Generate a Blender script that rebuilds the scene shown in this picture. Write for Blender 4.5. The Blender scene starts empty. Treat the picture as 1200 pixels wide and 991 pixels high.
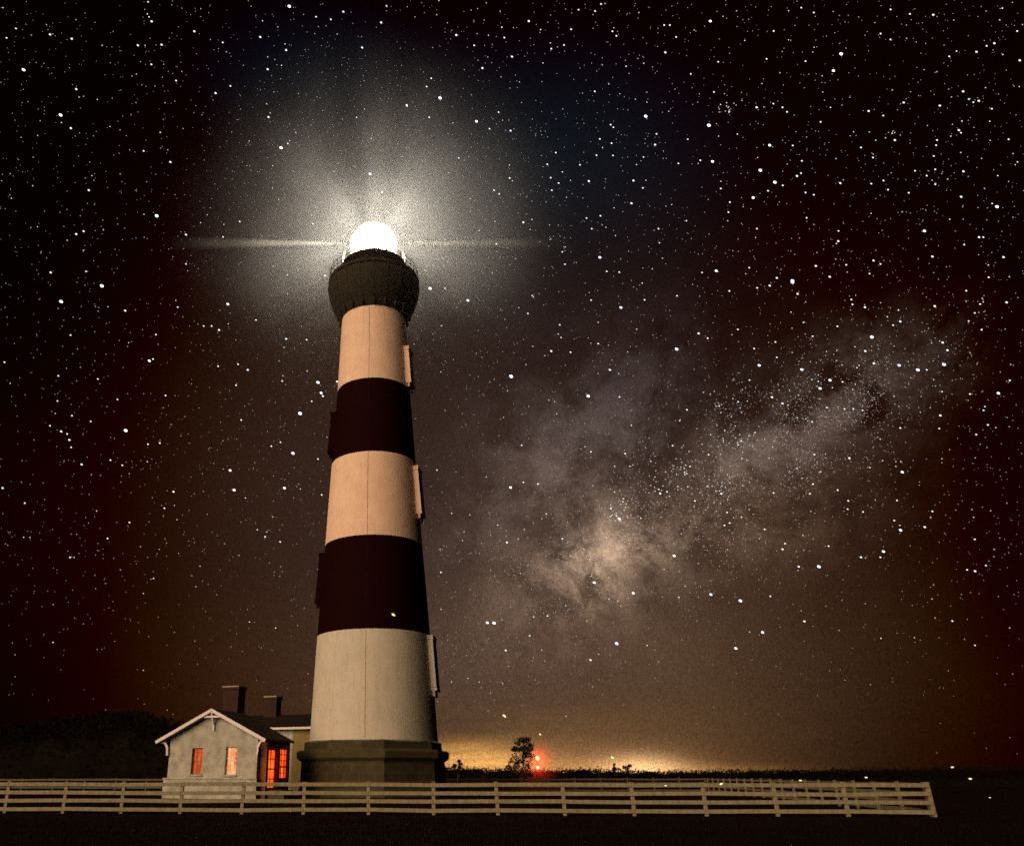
import bpy, bmesh, math, random
from mathutils import Vector, Matrix
import numpy as np
rnd = random.Random(7)
R = math.radians
S = bpy.context.scene
C = S.collection

# ------------------------------------------------------------------ camera
CAM_H = 1.35
PITCH = R(23.85)
cd = bpy.data.cameras.new('camera'); cam = bpy.data.objects.new('camera', cd); C.objects.link(cam)
cam.location = (0, 0, CAM_H)
cam.rotation_euler = (R(90) + PITCH, 0, 0)
cd.sensor_width = 36; cd.sensor_fit = 'HORIZONTAL'
cd.lens = 36 * 933 / 1200
cd.shift_x = (600 - 438) / 1200
cd.clip_start = 0.1; cd.clip_end = 30000
S.camera = cam

# ------------------------------------------------------------------ colour management
S.view_settings.view_transform = 'Standard'
S.view_settings.look = 'None'
S.view_settings.exposure = 0
S.view_settings.gamma = 1
S.view_settings.use_curve_mapping = False
S.cycles.use_denoising = False
S.cycles.volume_step_rate = 1.0
S.cycles.max_bounces = 5
S.cycles.volume_bounces = 0
S.cycles.transparent_max_bounces = 16
S.cycles.sample_clamp_indirect = 4
S.cycles.caustics_reflective = False
S.cycles.caustics_refractive = False

# ------------------------------------------------------------------ moon-like low warm sun
SUN_AZ, SUN_EL = R(43), R(16)      # azimuth measured from behind the camera towards the left
sdir = Vector((-math.sin(SUN_AZ) * math.cos(SUN_EL), -math.cos(SUN_AZ) * math.cos(SUN_EL), math.sin(SUN_EL)))
sl = bpy.data.lights.new('sun', 'SUN'); sun = bpy.data.objects.new('sun', sl); C.objects.link(sun)
sl.energy = 3.1; sl.color = (1, .66, .39); sl.angle = R(44)
sun.rotation_euler = sdir.to_track_quat('Z', 'Y').to_euler()
sun.location = (-60, -40, 60)

# ------------------------------------------------------------------ directions at infinity
def sky_dir(px, py):
    """direction of a point of the night sky (frame 1200 x 991 of the camera above)"""
    dx, dy = (px - 438) / 933, (495.5 - py) / 933
    c, s = math.cos(PITCH), math.sin(PITCH)
    return Vector((dx, c - dy * s, s + dy * c)).normalized()

# ------------------------------------------------------------------ world: night sky
W = bpy.data.worlds.new('World'); S.world = W; W.use_nodes = True
nt = W.node_tree; nt.nodes.clear()
N = nt.nodes; L = nt.links
def node(t, **k):
    n = N.new(t)
    for a, b in k.items(): setattr(n, a, b)
    return n
def put(sock, v):
    if isinstance(v, bpy.types.NodeSocket): L.new(v, sock)
    else: sock.default_value = v
def M(op, a, b=0.0, c=None):
    n = node('ShaderNodeMath', operation=op); put(n.inputs[0], a); put(n.inputs[1], b)
    if c is not None: put(n.inputs[2], c)
    return n.outputs[0]
def VM(op, a, b=None, s=None):
    n = node('ShaderNodeVectorMath', operation=op); put(n.inputs[0], a)
    if b is not None: put(n.inputs[1], b)
    if s is not None: put(n.inputs['Scale'], s)
    return n.outputs['Value'] if op == 'DOT_PRODUCT' else n.outputs['Vector']
tc = node('ShaderNodeTexCoord'); D = tc.outputs['Generated']
def noise(scale, detail, rough, vec, seed=0.0):
    n = node('ShaderNodeTexNoise', noise_dimensions='4D'); put(n.inputs['Vector'], vec); n.inputs['Scale'].default_value = scale
    n.inputs['Detail'].default_value = detail; n.inputs['Roughness'].default_value = rough; n.inputs['W'].default_value = seed
    return n
wn = noise(5, 3, .55, D, 3.0)
warp = VM('SCALE', VM('SUBTRACT', wn.outputs['Color'], (.5, .5, .5)), s=.16)
DW = VM('ADD', D, warp)
def gauss(px, py, sx, sy, rot=0, vec=None):
    """soft patch of sky light: centre in degrees-like frame units, sizes in frame units"""
    vec = vec or D
    c = sky_dir(px, py); r = math.radians(rot)
    u = (sky_dir(px + 8 * math.cos(r), py - 8 * math.sin(r)) - c); u = (u - c * u.dot(c)).normalized()
    v = c.cross(u).normalized()
    k = 933.0 * 1.0
    a = M('MULTIPLY', VM('DOT_PRODUCT', vec, tuple(u)), k / sx)
    b = M('MULTIPLY', VM('DOT_PRODUCT', vec, tuple(v)), k / sy)
    q = M('ADD', M('MULTIPLY', a, a), M('MULTIPLY', b, b))
    g = M('POWER', 2.7183, M('MULTIPLY', q, -.5))
    return M('MULTIPLY', g, M('GREATER_THAN', VM('DOT_PRODUCT', vec, tuple(c)), 0.0))
acc = None
def add(fac, col):
    global acc
    t = VM('SCALE', col, s=fac)
    acc = t if acc is None else VM('ADD', acc, t)
cloud = noise(3.2, 6, .6, DW, 1.0).outputs['Fac']           # broad patches
cl = node('ShaderNodeMapRange'); put(cl.inputs[0], cloud); cl.inputs[1].default_value = .36; cl.inputs[2].default_value = .66
cl.inputs[3].default_value = .35; cl.inputs[4].default_value = 1.35
fine = noise(16, 6, .7, DW, 5.0).outputs['Fac']
fr = node('ShaderNodeMapRange'); put(fr.inputs[0], fine); fr.inputs[1].default_value = .42; fr.inputs[2].default_value = .62
fr.inputs[3].default_value = .05; fr.inputs[4].default_value = 1.9
def mul(*a):
    r = a[0]
    for x in a[1:]: r = M('MULTIPLY', r, x)
    return r
add(1.0, (.0026, .0005, .0001))
# airglow and city glow around the foot of the milky way
add(mul(gauss(585, 630, 190, 220), .9), (.034, .024, .020))
add(mul(gauss(780, 660, 140, 150), cl.outputs[0]), (.024, .0145, .0085))
add(gauss(670, 800, 170, 70), (.050, .027, .014))
add(gauss(840, 800, 95, 85), (.012, .0070, .0018))
add(gauss(340, 560, 110, 200), (.018, .011, .0065))
add(gauss(120, 620, 200, 110), (.0055, .0014, .0004))
add(gauss(300, 790, 100, 55), (.013, .0045, .0008))
add(gauss(1090, 720, 130, 190), (.0042, .0005, .0001))
add(gauss(1180, 120, 220, 240), (.0018, .0004, .0002))
add(gauss(640, 190, 130, 90), (.0, .0085, .0125))
add(gauss(350, 90, 90, 60), (.0, .0062, .0090))
# milky way
add(mul(gauss(700, 640, 150, 75, 30, DW), cl.outputs[0]), (.052, .036, .025))
add(mul(gauss(712, 655, 48, 26, 22, DW), fr.outputs[0]), (.24, .165, .11))
add(mul(gauss(640, 590, 80, 60, 20, DW), fr.outputs[0]), (.030, .022, .017))
add(mul(gauss(690, 500, 90, 50, 35, DW), fr.outputs[0]), (.026, .021, .020))
add(mul(gauss(650, 720, 60, 35, 20, DW), fr.outputs[0]), (.055, .036, .024))
add(mul(gauss(840, 550, 100, 26, 32, DW), fr.outputs[0]), (.020, .0145, .011))
add(mul(gauss(890, 510, 30, 20, 30, DW), fr.outputs[0]), (.032, .026, .022))
add(mul(gauss(1000, 440, 52, 34, 25, DW), fr.outputs[0]), (.034, .026, .020))
add(mul(gauss(960, 485, 50, 16, 12, DW), fr.outputs[0]), (.018, .0135, .012))
add(mul(gauss(850, 610, 80, 40, 15, DW), fr.outputs[0]), (.040, .025, .015))
# horizon: streaky lit cloud above far towns
stretch = node('ShaderNodeMapping'); put(stretch.inputs['Vector'], D); stretch.inputs['Scale'].default_value = (1.6, 1.6, 22)
st = noise(2.4, 4, .55, stretch.outputs[0], 8.0).outputs['Fac']
sr = node('ShaderNodeMapRange'); put(sr.inputs[0], st); sr.inputs[1].default_value = .40; sr.inputs[2].default_value = .62
sr.inputs[3].default_value = .35; sr.inputs[4].default_value = 1.3
add(mul(gauss(580, 858, 150, 26), sr.outputs[0]), (.04, .020, .005))
add(mul(gauss(540, 889, 48, 9), sr.outputs[0]), (.75, .37, .09))
add(mul(gauss(690, 890, 90, 20)), (.13, .062, .020))
add(gauss(752, 902, 26, 9), (.85, .52, .24))
add(gauss(790, 905, 60, 5), (.26, .12, .03))
add(gauss(690, 904, 70, 6), (.14, .07, .025))
add(gauss(640, 903, 80, 12), (.20, .09, .03))
# nothing below the horizon
sep = node('ShaderNodeSeparateXYZ'); put(sep.inputs[0], D)
up = node('ShaderNodeMapRange'); put(up.inputs[0], sep.outputs['Z']); up.inputs[1].default_value = -.03; up.inputs[2].default_value = -.005
acc = VM('MAXIMUM', VM('SUBTRACT', acc, (.0020, .0050, .0044)), (.0014, .0003, .0001))
gn = noise(620, 2, .8, D, 2.0).outputs['Fac']          # speckle of stars too faint to part
gm = node('ShaderNodeMapRange'); put(gm.inputs[0], gn); gm.inputs[1].default_value = .3; gm.inputs[2].default_value = .72
gm.inputs[3].default_value = .45; gm.inputs[4].default_value = 1.55
acc = VM('SCALE', acc, s=M('MULTIPLY', gm.outputs[0], up.outputs[0]))
bg = node('ShaderNodeBackground'); put(bg.inputs[0], acc); bg.inputs[1].default_value = 1.0
sky = node('ShaderNodeTexSky', sky_type='NISHITA'); sky.sun_disc = False; sky.sun_elevation = SUN_EL; sky.sun_rotation = R(180) + SUN_AZ
bs = node('ShaderNodeBackground'); put(bs.inputs[0], sky.outputs[0]); bs.inputs[1].default_value = .00003
ad = node('ShaderNodeAddShader'); L.new(bg.outputs[0], ad.inputs[0]); L.new(bs.outputs[0], ad.inputs[1])
wo = node('ShaderNodeOutputWorld'); L.new(ad.outputs[0], wo.inputs['Surface'])
W.cycles.sampling_method = 'MANUAL'; W.cycles.sample_map_resolution = 512

# ------------------------------------------------------------------ helpers
def mat(name, col, rough=.7, metal=0.0, var=0.0, vscale=3.0, bump=0.0, bscale=20.0, col2=None, spec=.4):
    m = bpy.data.materials.new(name); m.use_nodes = True
    t = m.node_tree; b = t.nodes['Principled BSDF']
    b.inputs['Roughness'].default_value = rough; b.inputs['Metallic'].default_value = metal
    b.inputs['Specular IOR Level'].default_value = spec
    c = (*col, 1)
    b.inputs['Base Color'].default_value = c
    tcn = t.nodes.new('ShaderNodeTexCoord')
    if var > 0 or col2:
        n = t.nodes.new('ShaderNodeTexNoise'); n.inputs['Scale'].default_value = vscale; n.inputs['Detail'].default_value = 7
        n.inputs['Roughness'].default_value = .65
        t.links.new(tcn.outputs['Object'], n.inputs['Vector'])
        r = t.nodes.new('ShaderNodeValToRGB'); r.color_ramp.elements[0].position = .35; r.color_ramp.elements[1].position = .65
        lo = col2 if col2 else tuple(x * (1 - var) for x in col)
        r.color_ramp.elements[0].color = (*lo, 1); r.color_ramp.elements[1].color = c
        t.links.new(n.outputs['Fac'], r.inputs[0]); t.links.new(r.outputs[0], b.inputs['Base Color'])
    if bump > 0:
        n2 = t.nodes.new('ShaderNodeTexNoise'); n2.inputs['Scale'].default_value = bscale; n2.inputs['Detail'].default_value = 6
        t.links.new(tcn.outputs['Object'], n2.inputs['Vector'])
        bp = t.nodes.new('ShaderNodeBump'); bp.inputs['Strength'].default_value = bump; bp.inputs['Distance'].default_value = .05
        t.links.new(n2.outputs['Fac'], bp.inputs['Height']); t.links.new(bp.outputs[0], b.inputs['Normal'])
    return m
def emis(name, col, strength, sample=True):
    m = bpy.data.materials.new(name); m.use_nodes = True; t = m.node_tree; t.nodes.clear()
    e = t.nodes.new('ShaderNodeEmission'); e.inputs[0].default_value = (*col, 1); e.inputs[1].default_value = strength
    o = t.nodes.new('ShaderNodeOutputMaterial'); t.links.new(e.outputs[0], o.inputs[0])
    if not sample: m.cycles.emission_sampling = 'NONE'
    return m
def brick_mat(name, c1, c2, mortar, bw, rh, msize=.012, bump=.6, rough=.85):
    """masonry laid out on the UVs, which are in metres"""
    m = bpy.data.materials.new(name); m.use_nodes = True; t = m.node_tree; b = t.nodes['Principled BSDF']
    uv = t.nodes.new('ShaderNodeUVMap'); br = t.nodes.new('ShaderNodeTexBrick')
    t.links.new(uv.outputs[0], br.inputs['Vector']); br.inputs['Scale'].default_value = 1
    br.inputs['Color1'].default_value = (*c1, 1); br.inputs['Color2'].default_value = (*c2, 1); br.inputs['Mortar'].default_value = (*mortar, 1)
    br.inputs['Brick Width'].default_value = bw; br.inputs['Row Height'].default_value = rh; br.inputs['Mortar Size'].default_value = msize
    n = t.nodes.new('ShaderNodeTexNoise'); n.inputs['Scale'].default_value = 1.6; n.inputs['Detail'].default_value = 8
    tcn = t.nodes.new('ShaderNodeTexCoord'); t.links.new(tcn.outputs['Object'], n.inputs['Vector'])
    mr = t.nodes.new('ShaderNodeMapRange'); mr.inputs[1].default_value = .3; mr.inputs[2].default_value = .7; mr.inputs[3].default_value = .6; mr.inputs[4].default_value = 1.15
    t.links.new(n.outputs['Fac'], mr.inputs[0])
    sc = t.nodes.new('ShaderNodeVectorMath'); sc.operation = 'SCALE'; t.links.new(br.outputs['Color'], sc.inputs[0]); t.links.new(mr.outputs[0], sc.inputs['Scale'])
    t.links.new(sc.outputs[0], b.inputs['Base Color'])
    bp = t.nodes.new('ShaderNodeBump'); bp.inputs['Strength'].default_value = bump; bp.inputs['Distance'].default_value = .03; bp.invert = True
    t.links.new(br.outputs['Fac'], bp.inputs['Height']); t.links.new(bp.outputs[0], b.inputs['Normal'])
    b.inputs['Roughness'].default_value = rough
    return m

class MB:
    def __init__(s): s.v = []; s.f = []; s.uv = []; s.mi = []; s.sm = []
    def face(s, idx, uv=None, mi=0, sm=False): s.f.append(idx); s.uv.append(uv); s.mi.append(mi); s.sm.append(sm)
    def box(s, x0, x1, y0, y1, z0, z1, mi=0, mtx=None):
        n = len(s.v)
        P = [Vector((x, y, z)) for z in (z0, z1) for y in (y0, y1) for x in (x0, x1)]
        if mtx: P = [mtx @ p for p in P]
        s.v += P
        for q, ax in (((0, 2, 3, 1), 2), ((4, 5, 7, 6), 2), ((0, 1, 5, 4), 1), ((2, 6, 7, 3), 1), ((0, 4, 6, 2), 0), ((1, 3, 7, 5), 0)):
            uv = []
            for i in q:
                x, y, z = ((x0, x1)[i & 1], (y0, y1)[(i >> 1) & 1], (z0, z1)[i >> 2])
                uv.append((x, y) if ax == 2 else (x, z) if ax == 1 else (y, z))
            s.face([n + i for i in q], uv, mi)
        return s
    def bar(s, a, b, w, h=None, mi=0, up=(0, 0, 1)):
        a = Vector(a); b = Vector(b); h = h or w; d = b - a; l = d.length; d.normalize()
        up = Vector(up)
        if abs(d.dot(up)) > .99: up = Vector((0, 1, 0))
        x = d.cross(up).normalized(); z = x.cross(d).normalized()
        m = Matrix((x, d, z)).transposed().to_4x4(); m.translation = a
        return s.box(-w / 2, w / 2, 0, l, -h / 2, h / 2, mi, m)
    def tube(s, pts, rad, seg=8, mi=0, cap=True):
        pts = [Vector(p) for p in pts]; rad = rad if isinstance(rad, (list, tuple)) else [rad] * len(pts)
        base = len(s.v)
        for i, p in enumerate(pts):
            d = (pts[min(i + 1, len(pts) - 1)] - pts[max(i - 1, 0)]).normalized()
            up = Vector((0, 0, 1)) if abs(d.z) < .95 else Vector((1, 0, 0))
            x = d.cross(up).normalized(); y = x.cross(d)
            for k in range(seg):
                t = 2 * math.pi * k / seg; s.v.append(p + (x * math.cos(t) + y * math.sin(t)) * rad[i])
        for i in range(len(pts) - 1):
            for k in range(seg):
                a = base + i * seg + k; b = base + i * seg + (k + 1) % seg
                s.face([a, b, b + seg, a + seg], None, mi, True)
        if cap:
            s.face([base + k for k in range(seg)][::-1], None, mi); e = base + (len(pts) - 1) * seg
            s.face([e + k for k in range(seg)], None, mi)
        return s
    def lathe(s, prof, seg=96, a0=0.0, mis=None, smooth=True, closed=False, cx=0, cy=0):
        base = len(s.v); n = len(prof)
        for r, z in prof:
            for k in range(seg):
                t = a0 + 2 * math.pi * k / seg; s.v.append(Vector((cx + r * math.cos(t), cy + r * math.sin(t), z)))
        vv = [0]
        for i in range(1, n): vv.append(vv[-1] + math.dist(prof[i], prof[i - 1]))
        side = 2 * math.sin(math.pi / seg)
        for i in range(n - 1 + (1 if closed else 0)):
            j = (i + 1) % n; rr = max(prof[i][0], prof[j][0])
            for k in range(seg):
                k2 = (k + 1) % seg
                a, b = base + i * seg + k, base + i * seg + k2; c, d = base + j * seg + k2, base + j * seg + k
                u0, u1 = k * side * rr, (k + 1) * side * rr
                v0, v1 = prof[i][1], prof[j][1]
                s.face([a, b, c, d], [(u0, v0), (u1, v0), (u1, v1), (u0, v1)], mis[i] if mis else 0, smooth)
        return s
    def build(s, name, mats, parent=None, loc=None, bevel=0):
        me = bpy.data.meshes.new(name); me.from_pydata([tuple(v) for v in s.v], [], s.f)
        mats = mats if isinstance(mats, (list, tuple)) else [mats]
        for m in mats: me.materials.append(m)
        me.polygons.foreach_set('material_index', s.mi); me.polygons.foreach_set('use_smooth', s.sm)
        if any(u for u in s.uv):
            l = me.uv_layers.new(name='UVMap'); flat = []
            for f, u in zip(s.f, s.uv):
                for i in range(len(f)): flat += list(u[i]) if u else [0, 0]
            l.data.foreach_set('uv', flat)
        me.update()
        o = bpy.data.objects.new(name, me); C.objects.link(o)
        if parent: o.parent = parent
        if loc: o.location = loc
        if bevel:
            b = o.modifiers.new('bevel', 'BEVEL'); b.width = bevel; b.segments = 2; b.limit_method = 'ANGLE'
        return o
def tag(o, label=None, cat=None, group=None, kind=None):
    if label: o['label'] = label
    if cat: o['category'] = cat
    if group: o['group'] = group
    if kind: o['kind'] = kind
    return o
def empty(name, loc, label, cat, group=None, rz=0):
    o = bpy.data.objects.new(name, None); C.objects.link(o); o.location = loc; o.rotation_euler = (0, 0, rz)
    return tag(o, label, cat, group)
def child_copy(o, parent, loc=None, rz=None):
    c = o.copy(); C.objects.link(c); c.parent = parent
    if loc is not None: c.location = loc
    if rz is not None: c.rotation_euler = (0, 0, rz)
    for ch in o.children:
        g = ch.copy(); C.objects.link(g); g.parent = c
    return c

# ------------------------------------------------------------------ materials
def weathered(m, amount=.15, tint=(.62, .50, .36)):
    """long thin run-down stains and patches over a painted wall"""
    t = m.node_tree; b = t.nodes['Principled BSDF']; src = b.inputs['Base Color'].links[0].from_socket
    c_ = t.nodes.new('ShaderNodeTexCoord'); mp = t.nodes.new('ShaderNodeMapping'); mp.inputs['Scale'].default_value = (2.6, 2.6, .16)
    n = t.nodes.new('ShaderNodeTexNoise'); n.inputs['Scale'].default_value = 1.5; n.inputs['Detail'].default_value = 8; n.inputs['Roughness'].default_value = .7
    t.links.new(c_.outputs['Object'], mp.inputs[0]); t.links.new(mp.outputs[0], n.inputs['Vector'])
    mr = t.nodes.new('ShaderNodeMapRange'); mr.inputs[1].default_value = .50; mr.inputs[2].default_value = .72; mr.inputs[3].default_value = 0; mr.inputs[4].default_value = amount * 2.2
    t.links.new(n.outputs['Fac'], mr.inputs[0])
    mx = t.nodes.new('ShaderNodeMix'); mx.data_type = 'RGBA'; mx.blend_type = 'MULTIPLY'
    t.links.new(mr.outputs[0], mx.inputs[0]); t.links.new(src, mx.inputs[6]); mx.inputs[7].default_value = (*tint, 1); t.links.new(mx.outputs[2], b.inputs['Base Color'])
    return m
white_warm = weathered(mat('white_paint_warm_light', (.88, .66, .53), .75, var=.12, vscale=.9, bump=.5, bscale=9))  # upper white bands: warmer light put into the paint colour
white_grey = weathered(mat('white_paint_grey_light', (.62, .60, .53), .8, var=.12, vscale=.8, bump=.5, bscale=9), .2)  # lowest white band: its greyer light put into the paint colour
blackp = mat('black_masonry_paint', (.012, .0012, .0016), .8, var=.2, vscale=.9, bump=.2, bscale=14, spec=.04)
iron = mat('black_iron_paint', (.015, .011, .0045), .85, var=.3, vscale=2.5, bump=.1)
granite = brick_mat('granite_blocks', (.056, .047, .017), (.038, .031, .012), (.090, .076, .034), 1.1, .5, .022)
capst = mat('granite_cap', (.072, .062, .024), .85, var=.35, vscale=2.2, bump=.5, bscale=9)
houseW = brick_mat('white_painted_brick', (.52, .53, .47), (.47, .48, .44), (.41, .42, .38), .22, .075, .010, .5)
houseY = mat('aged_yellow_limewash', (.28, .22, .09), .85, var=.2, vscale=1.5, bump=.3)
trim = mat('white_trim_paint', (.78, .72, .76), .5, var=.1, vscale=4)
slate = mat('dark_slate', (.008, .003, .003), .8, var=.4, vscale=6, bump=.4, bscale=25)
redbrick = brick_mat('chimney_brick', (.045, .009, .006), (.028, .006, .004), (.04, .02, .015), .22, .08, .01)
wood = mat('weathered_fence_wood', (.32, .30, .20), .8, col2=(.19, .17, .11), vscale=7, bump=.4, bscale=30)
bark = mat('dark_bark', (.05, .035, .025), .9, var=.4, vscale=8, bump=.5)
leafm = mat('dark_leaves', (.008, .006, .003), .9, col2=(.004, .003, .0015), vscale=1.5, spec=.05)
grassm = mat('dark_grass_blades', (.013, .008, .003), .9, col2=(.007, .0035, .0015), vscale=2, spec=.05)
def ground_mat():
    m = mat('night_lawn', (.012, .004, .002), .95, col2=(.005, .0012, .0008), vscale=.35, bump=.8, bscale=5, spec=.05)
    return m

# ------------------------------------------------------------------ ground
g = MB(); n = 60; ext = 700.0
def gz(x, y):
    return .05 * math.sin(x * .07 + 1) * math.sin(y * .05) if abs(y) < 150 else 0
ax = [-700, -500, -350, -250, -180] + [i * 6 - 138 for i in range(47)] + [180, 250, 350, 500, 700]
for y in ax:
    for x in ax: g.v.append(Vector((x, y + 40, gz(x, y) - .02)))
k = len(ax)
for j in range(k - 1):
    for i in range(k - 1):
        a = j * k + i; g.face([a, a + 1, a + k + 1, a + k], None, 0, True)
tag(g.build('ground', ground_mat()), kind='structure')

# ------------------------------------------------------------------ lighthouse
TX, TY = 0.0, 62.0
lh = empty('lighthouse', (TX, TY, 0), 'tall round lighthouse with broad black and white bands and its lamp burning white', 'lighthouse')
prof = [(4.66, 3.55), (4.62, 3.9), (4.30, 10.9), (3.87, 17.9), (3.50, 24.8), (3.14, 31.5), (2.86, 38.7), (2.84, 42.3)]
P2 = []; mis = []
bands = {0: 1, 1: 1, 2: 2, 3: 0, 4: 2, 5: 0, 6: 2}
for i in range(len(prof) - 1):
    (r0, z0), (r1, z1) = prof[i], prof[i + 1]
    q = 1 if i in (0, 6) else 6
    for t in range(q):
        P2.append((r0 + (r1 - r0) * t / q, z0 + (z1 - z0) * t / q)); mis.append(bands[i])
P2.append(prof[-1])
shaft = MB().lathe(P2, 128, mis=mis).build('shaft', [white_warm, white_grey, blackp], lh)
rr = lambda z: float(np.interp(z, [p[1] for p in prof], [p[0] for p in prof]))
# octagonal granite foot: body, cornice and the drum course above
A0 = R(-90 + 7.5)
MB().lathe([(5.45, -.3), (5.30, .55), (5.22, .56), (5.18, 2.28)], 8, A0, smooth=False).build('stone_base', granite, lh)
MB().lathe([(5.19, 2.2), (5.50, 2.42), (5.54, 2.80), (5.4, 2.93), (4.9, 3.0)], 8, A0, smooth=False).build('cornice', capst, lh)
MB().lathe([(5.02, 2.95), (4.98, 3.46), (4.72, 3.56), (4.5, 3.6)], 8, A0, smooth=False).build('stone_course', granite, lh)
# lightning cable down the face
cab = MB(); pa = -90 - 7.5
cab.tube([((rr(z) + .02) * math.cos(R(pa)), (rr(z) + .02) * math.sin(R(pa)), z) for z in np.linspace(3.7, 38.6, 40)], .007, 6)
cab.build('lightning_cable', mat('weathered_copper', (.05, .03, .02), .9, spec=.02), lh)
# windows: tall hooded surrounds standing proud of the wall
glassd = mat('dark_window_glass', (.01, .01, .012), .1)
def tower_window(zb, zt, az, m):
    """az in degrees, 0 = toward the camera, positive = right"""
    t = R(-90 + az); rad = rr((zb + zt) / 2); lean = (rr(zb) - rr(zt)) / (zt - zb)
    mtx = Matrix.Rotation(t, 4, 'Z')
    b = MB(); f = lambda z: rr(z)
    for sgn in (-1, 1):
        b.bar(mtx @ Vector((f(zb) + .10, sgn * .62, zb + .25)), mtx @ Vector((f(zt) + .10, sgn * .62, zt - .3)), .24, .5, up=mtx @ Vector((1, 0, 0)))
    b.bar(mtx @ Vector((f(zt) + .12, -.80, zt - .17)), mtx @ Vector((f(zt) + .12, .80, zt - .17)), .52, .22)
    b.bar(mtx @ Vector((f(zt) + .14, -.86, zt - .02)), mtx @ Vector((f(zt) + .14, .86, zt - .02)), .56, .08)
    b.bar(mtx @ Vector((f(zb) + .12, -.78, zb + .12)), mtx @ Vector((f(zb) + .12, .78, zb + .12)), .54, .20)
    for sgn in (-.6, .6):
        b.bar(mtx @ Vector((f(zb) + .12, sgn, zb)), mtx @ Vector((f(zb) + .12, sgn, zb - .35)), .16, .3)
    o = b.build('window', m, lh)
    p = MB()
    p.bar(mtx @ Vector((f(zb) + .0, 0, zb + .25)), mtx @ Vector((f(zt) + .0, 0, zt - .3)), 1.0, .12, up=mtx @ Vector((1, 0, 0)))
    for zz in (.35, .5, .65):
        z = zb + (zt - zb) * zz
        p.bar(mtx @ Vector((f(z) + .08, -.5, z)), mtx @ Vector((f(z) + .08, .5, z)), .05, .05, mi=1)
    p.build('pane', [glassd, m], o)
for zb, zt, az, m in ((31.8, 35.3, 74, white_warm), (20.2, 24.2, 75, white_warm), (6.9, 10.8, 76, white_grey), (26.0, 29.6, -98, blackp), (13.5, 17.4, -98, blackp)):
    tower_window(zb, zt, az, m)
# gallery
DZ = 42.45
MB().lathe([(2.6, DZ - .02), (4.10, DZ), (4.18, DZ + .05), (4.18, DZ + .28), (4.05, DZ + .32), (2.3, DZ + .34)], 96).build('gallery_deck', iron, lh)
MB().lathe([(2.88, 38.70), (3.02, 38.8), (3.07, 39.1), (3.38, 39.5), (3.6, 39.85), (3.80, 40.3), (4.04, 41.1), (4.14, 41.8), (4.15, 42.3), (4.0, 42.44)], 96).build('corbel_ring', iron, lh)
bk = MB()
cur = [(2.9, 39.0), (3.14, 39.05), (3.42, 39.5), (3.83, 40.3), (4.07, 41.1), (4.17, 41.8), (4.2, 42.1), (4.2, 42.44), (2.9, 42.44)]
for sgn in (-.07, .07):
    for r, z in cur: bk.v.append(Vector((r, sgn, z)))
nn = len(cur)
bk.face(list(range(nn))); bk.face([nn + i for i in range(nn)][::-1])
for i in range(nn): j = (i + 1) % nn; bk.face([i, i + nn, j + nn, j])
bk.v += []; bk.tube([(3.22, 0, 39.3), (3.22, 0, 38.9), (3.18, 0, 38.75)], [.12, .14, .05], 10)
b0 = bk.build('bracket', iron, lh)
for i in range(1, 20): child_copy(b0, lh, rz=2 * math.pi * i / 20)
def rail(name, r, z0, h, nposts, m, levels=(1.0, .55, .15), th=.045):
    b = MB()
    for i in range(nposts):
        t = 2 * math.pi * i / nposts
        b.tube([(r * math.cos(t), r * math.sin(t), z0), (r * math.cos(t), r * math.sin(t), z0 + h)], th * .6, 6)
        b.tube([(r * math.cos(t), r * math.sin(t), z0 + h), (r * math.cos(t), r * math.sin(t), z0 + h + .09)], [.05, .01], 6)
    for lv in levels:
        b.tube([(r * math.cos(2 * math.pi * i / 64), r * math.sin(2 * math.pi * i / 64), z0 + h * lv) for i in range(65)], th * .5, 6, cap=False)
    return b.build(name, m, lh)
rail('gallery_railing', 4.06, DZ + .3, 1.05, 40, iron)
MB().lathe([(2.45, DZ + .3), (2.45, 44.30), (2.62, 44.36), (2.98, 44.42), (3.0, 44.55), (2.2, 44.58)], 64).build('watch_room', iron, lh)
galv = mat('pale_galvanised_rail', (.6, .56, .46), .45, .3)
rail('lantern_railing', 2.93, 44.55, 1.0, 16, galv, (1.0, .5), .06)
# lantern: glazing, bars, roof
pane = bpy.data.materials.new('diffusing_lantern_glass'); pane.use_nodes = True  # translucent film added so the lit panes bloom white
t = pane.node_tree; t.nodes.clear(); o = t.nodes.new('ShaderNodeOutputMaterial')
tr = t.nodes.new('ShaderNodeBsdfTransparent'); tl = t.nodes.new('ShaderNodeBsdfTranslucent'); tl.inputs[0].default_value = (.9, .85, .7, 1)
gl = t.nodes.new('ShaderNodeBsdfGlossy'); gl.inputs['Roughness'].default_value = .1
m1 = t.nodes.new('ShaderNodeMixShader'); m1.inputs[0].default_value = .07; m2 = t.nodes.new('ShaderNodeMixShader'); m2.inputs[0].default_value = .04
t.links.new(tr.outputs[0], m1.inputs[1]); t.links.new(tl.outputs[0], m1.inputs[2]); t.links.new(m1.outputs[0], m2.inputs[1]); t.links.new(gl.outputs[0], m2.inputs[2]); t.links.new(m2.outputs[0], o.inputs[0])
LZ0, LZ1, LR = 44.6, 48.62, 2.18
GP = [(LR, LZ0 + .02), (LR, LZ1 - 1.05), (1.98, LZ1 - .65), (1.62, LZ1 - .05), (1.12, LZ1 + .28)]
MB().lathe(GP, 16, R(11.25), smooth=False).build('lantern_glass', pane, lh)
ab = MB()
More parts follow.
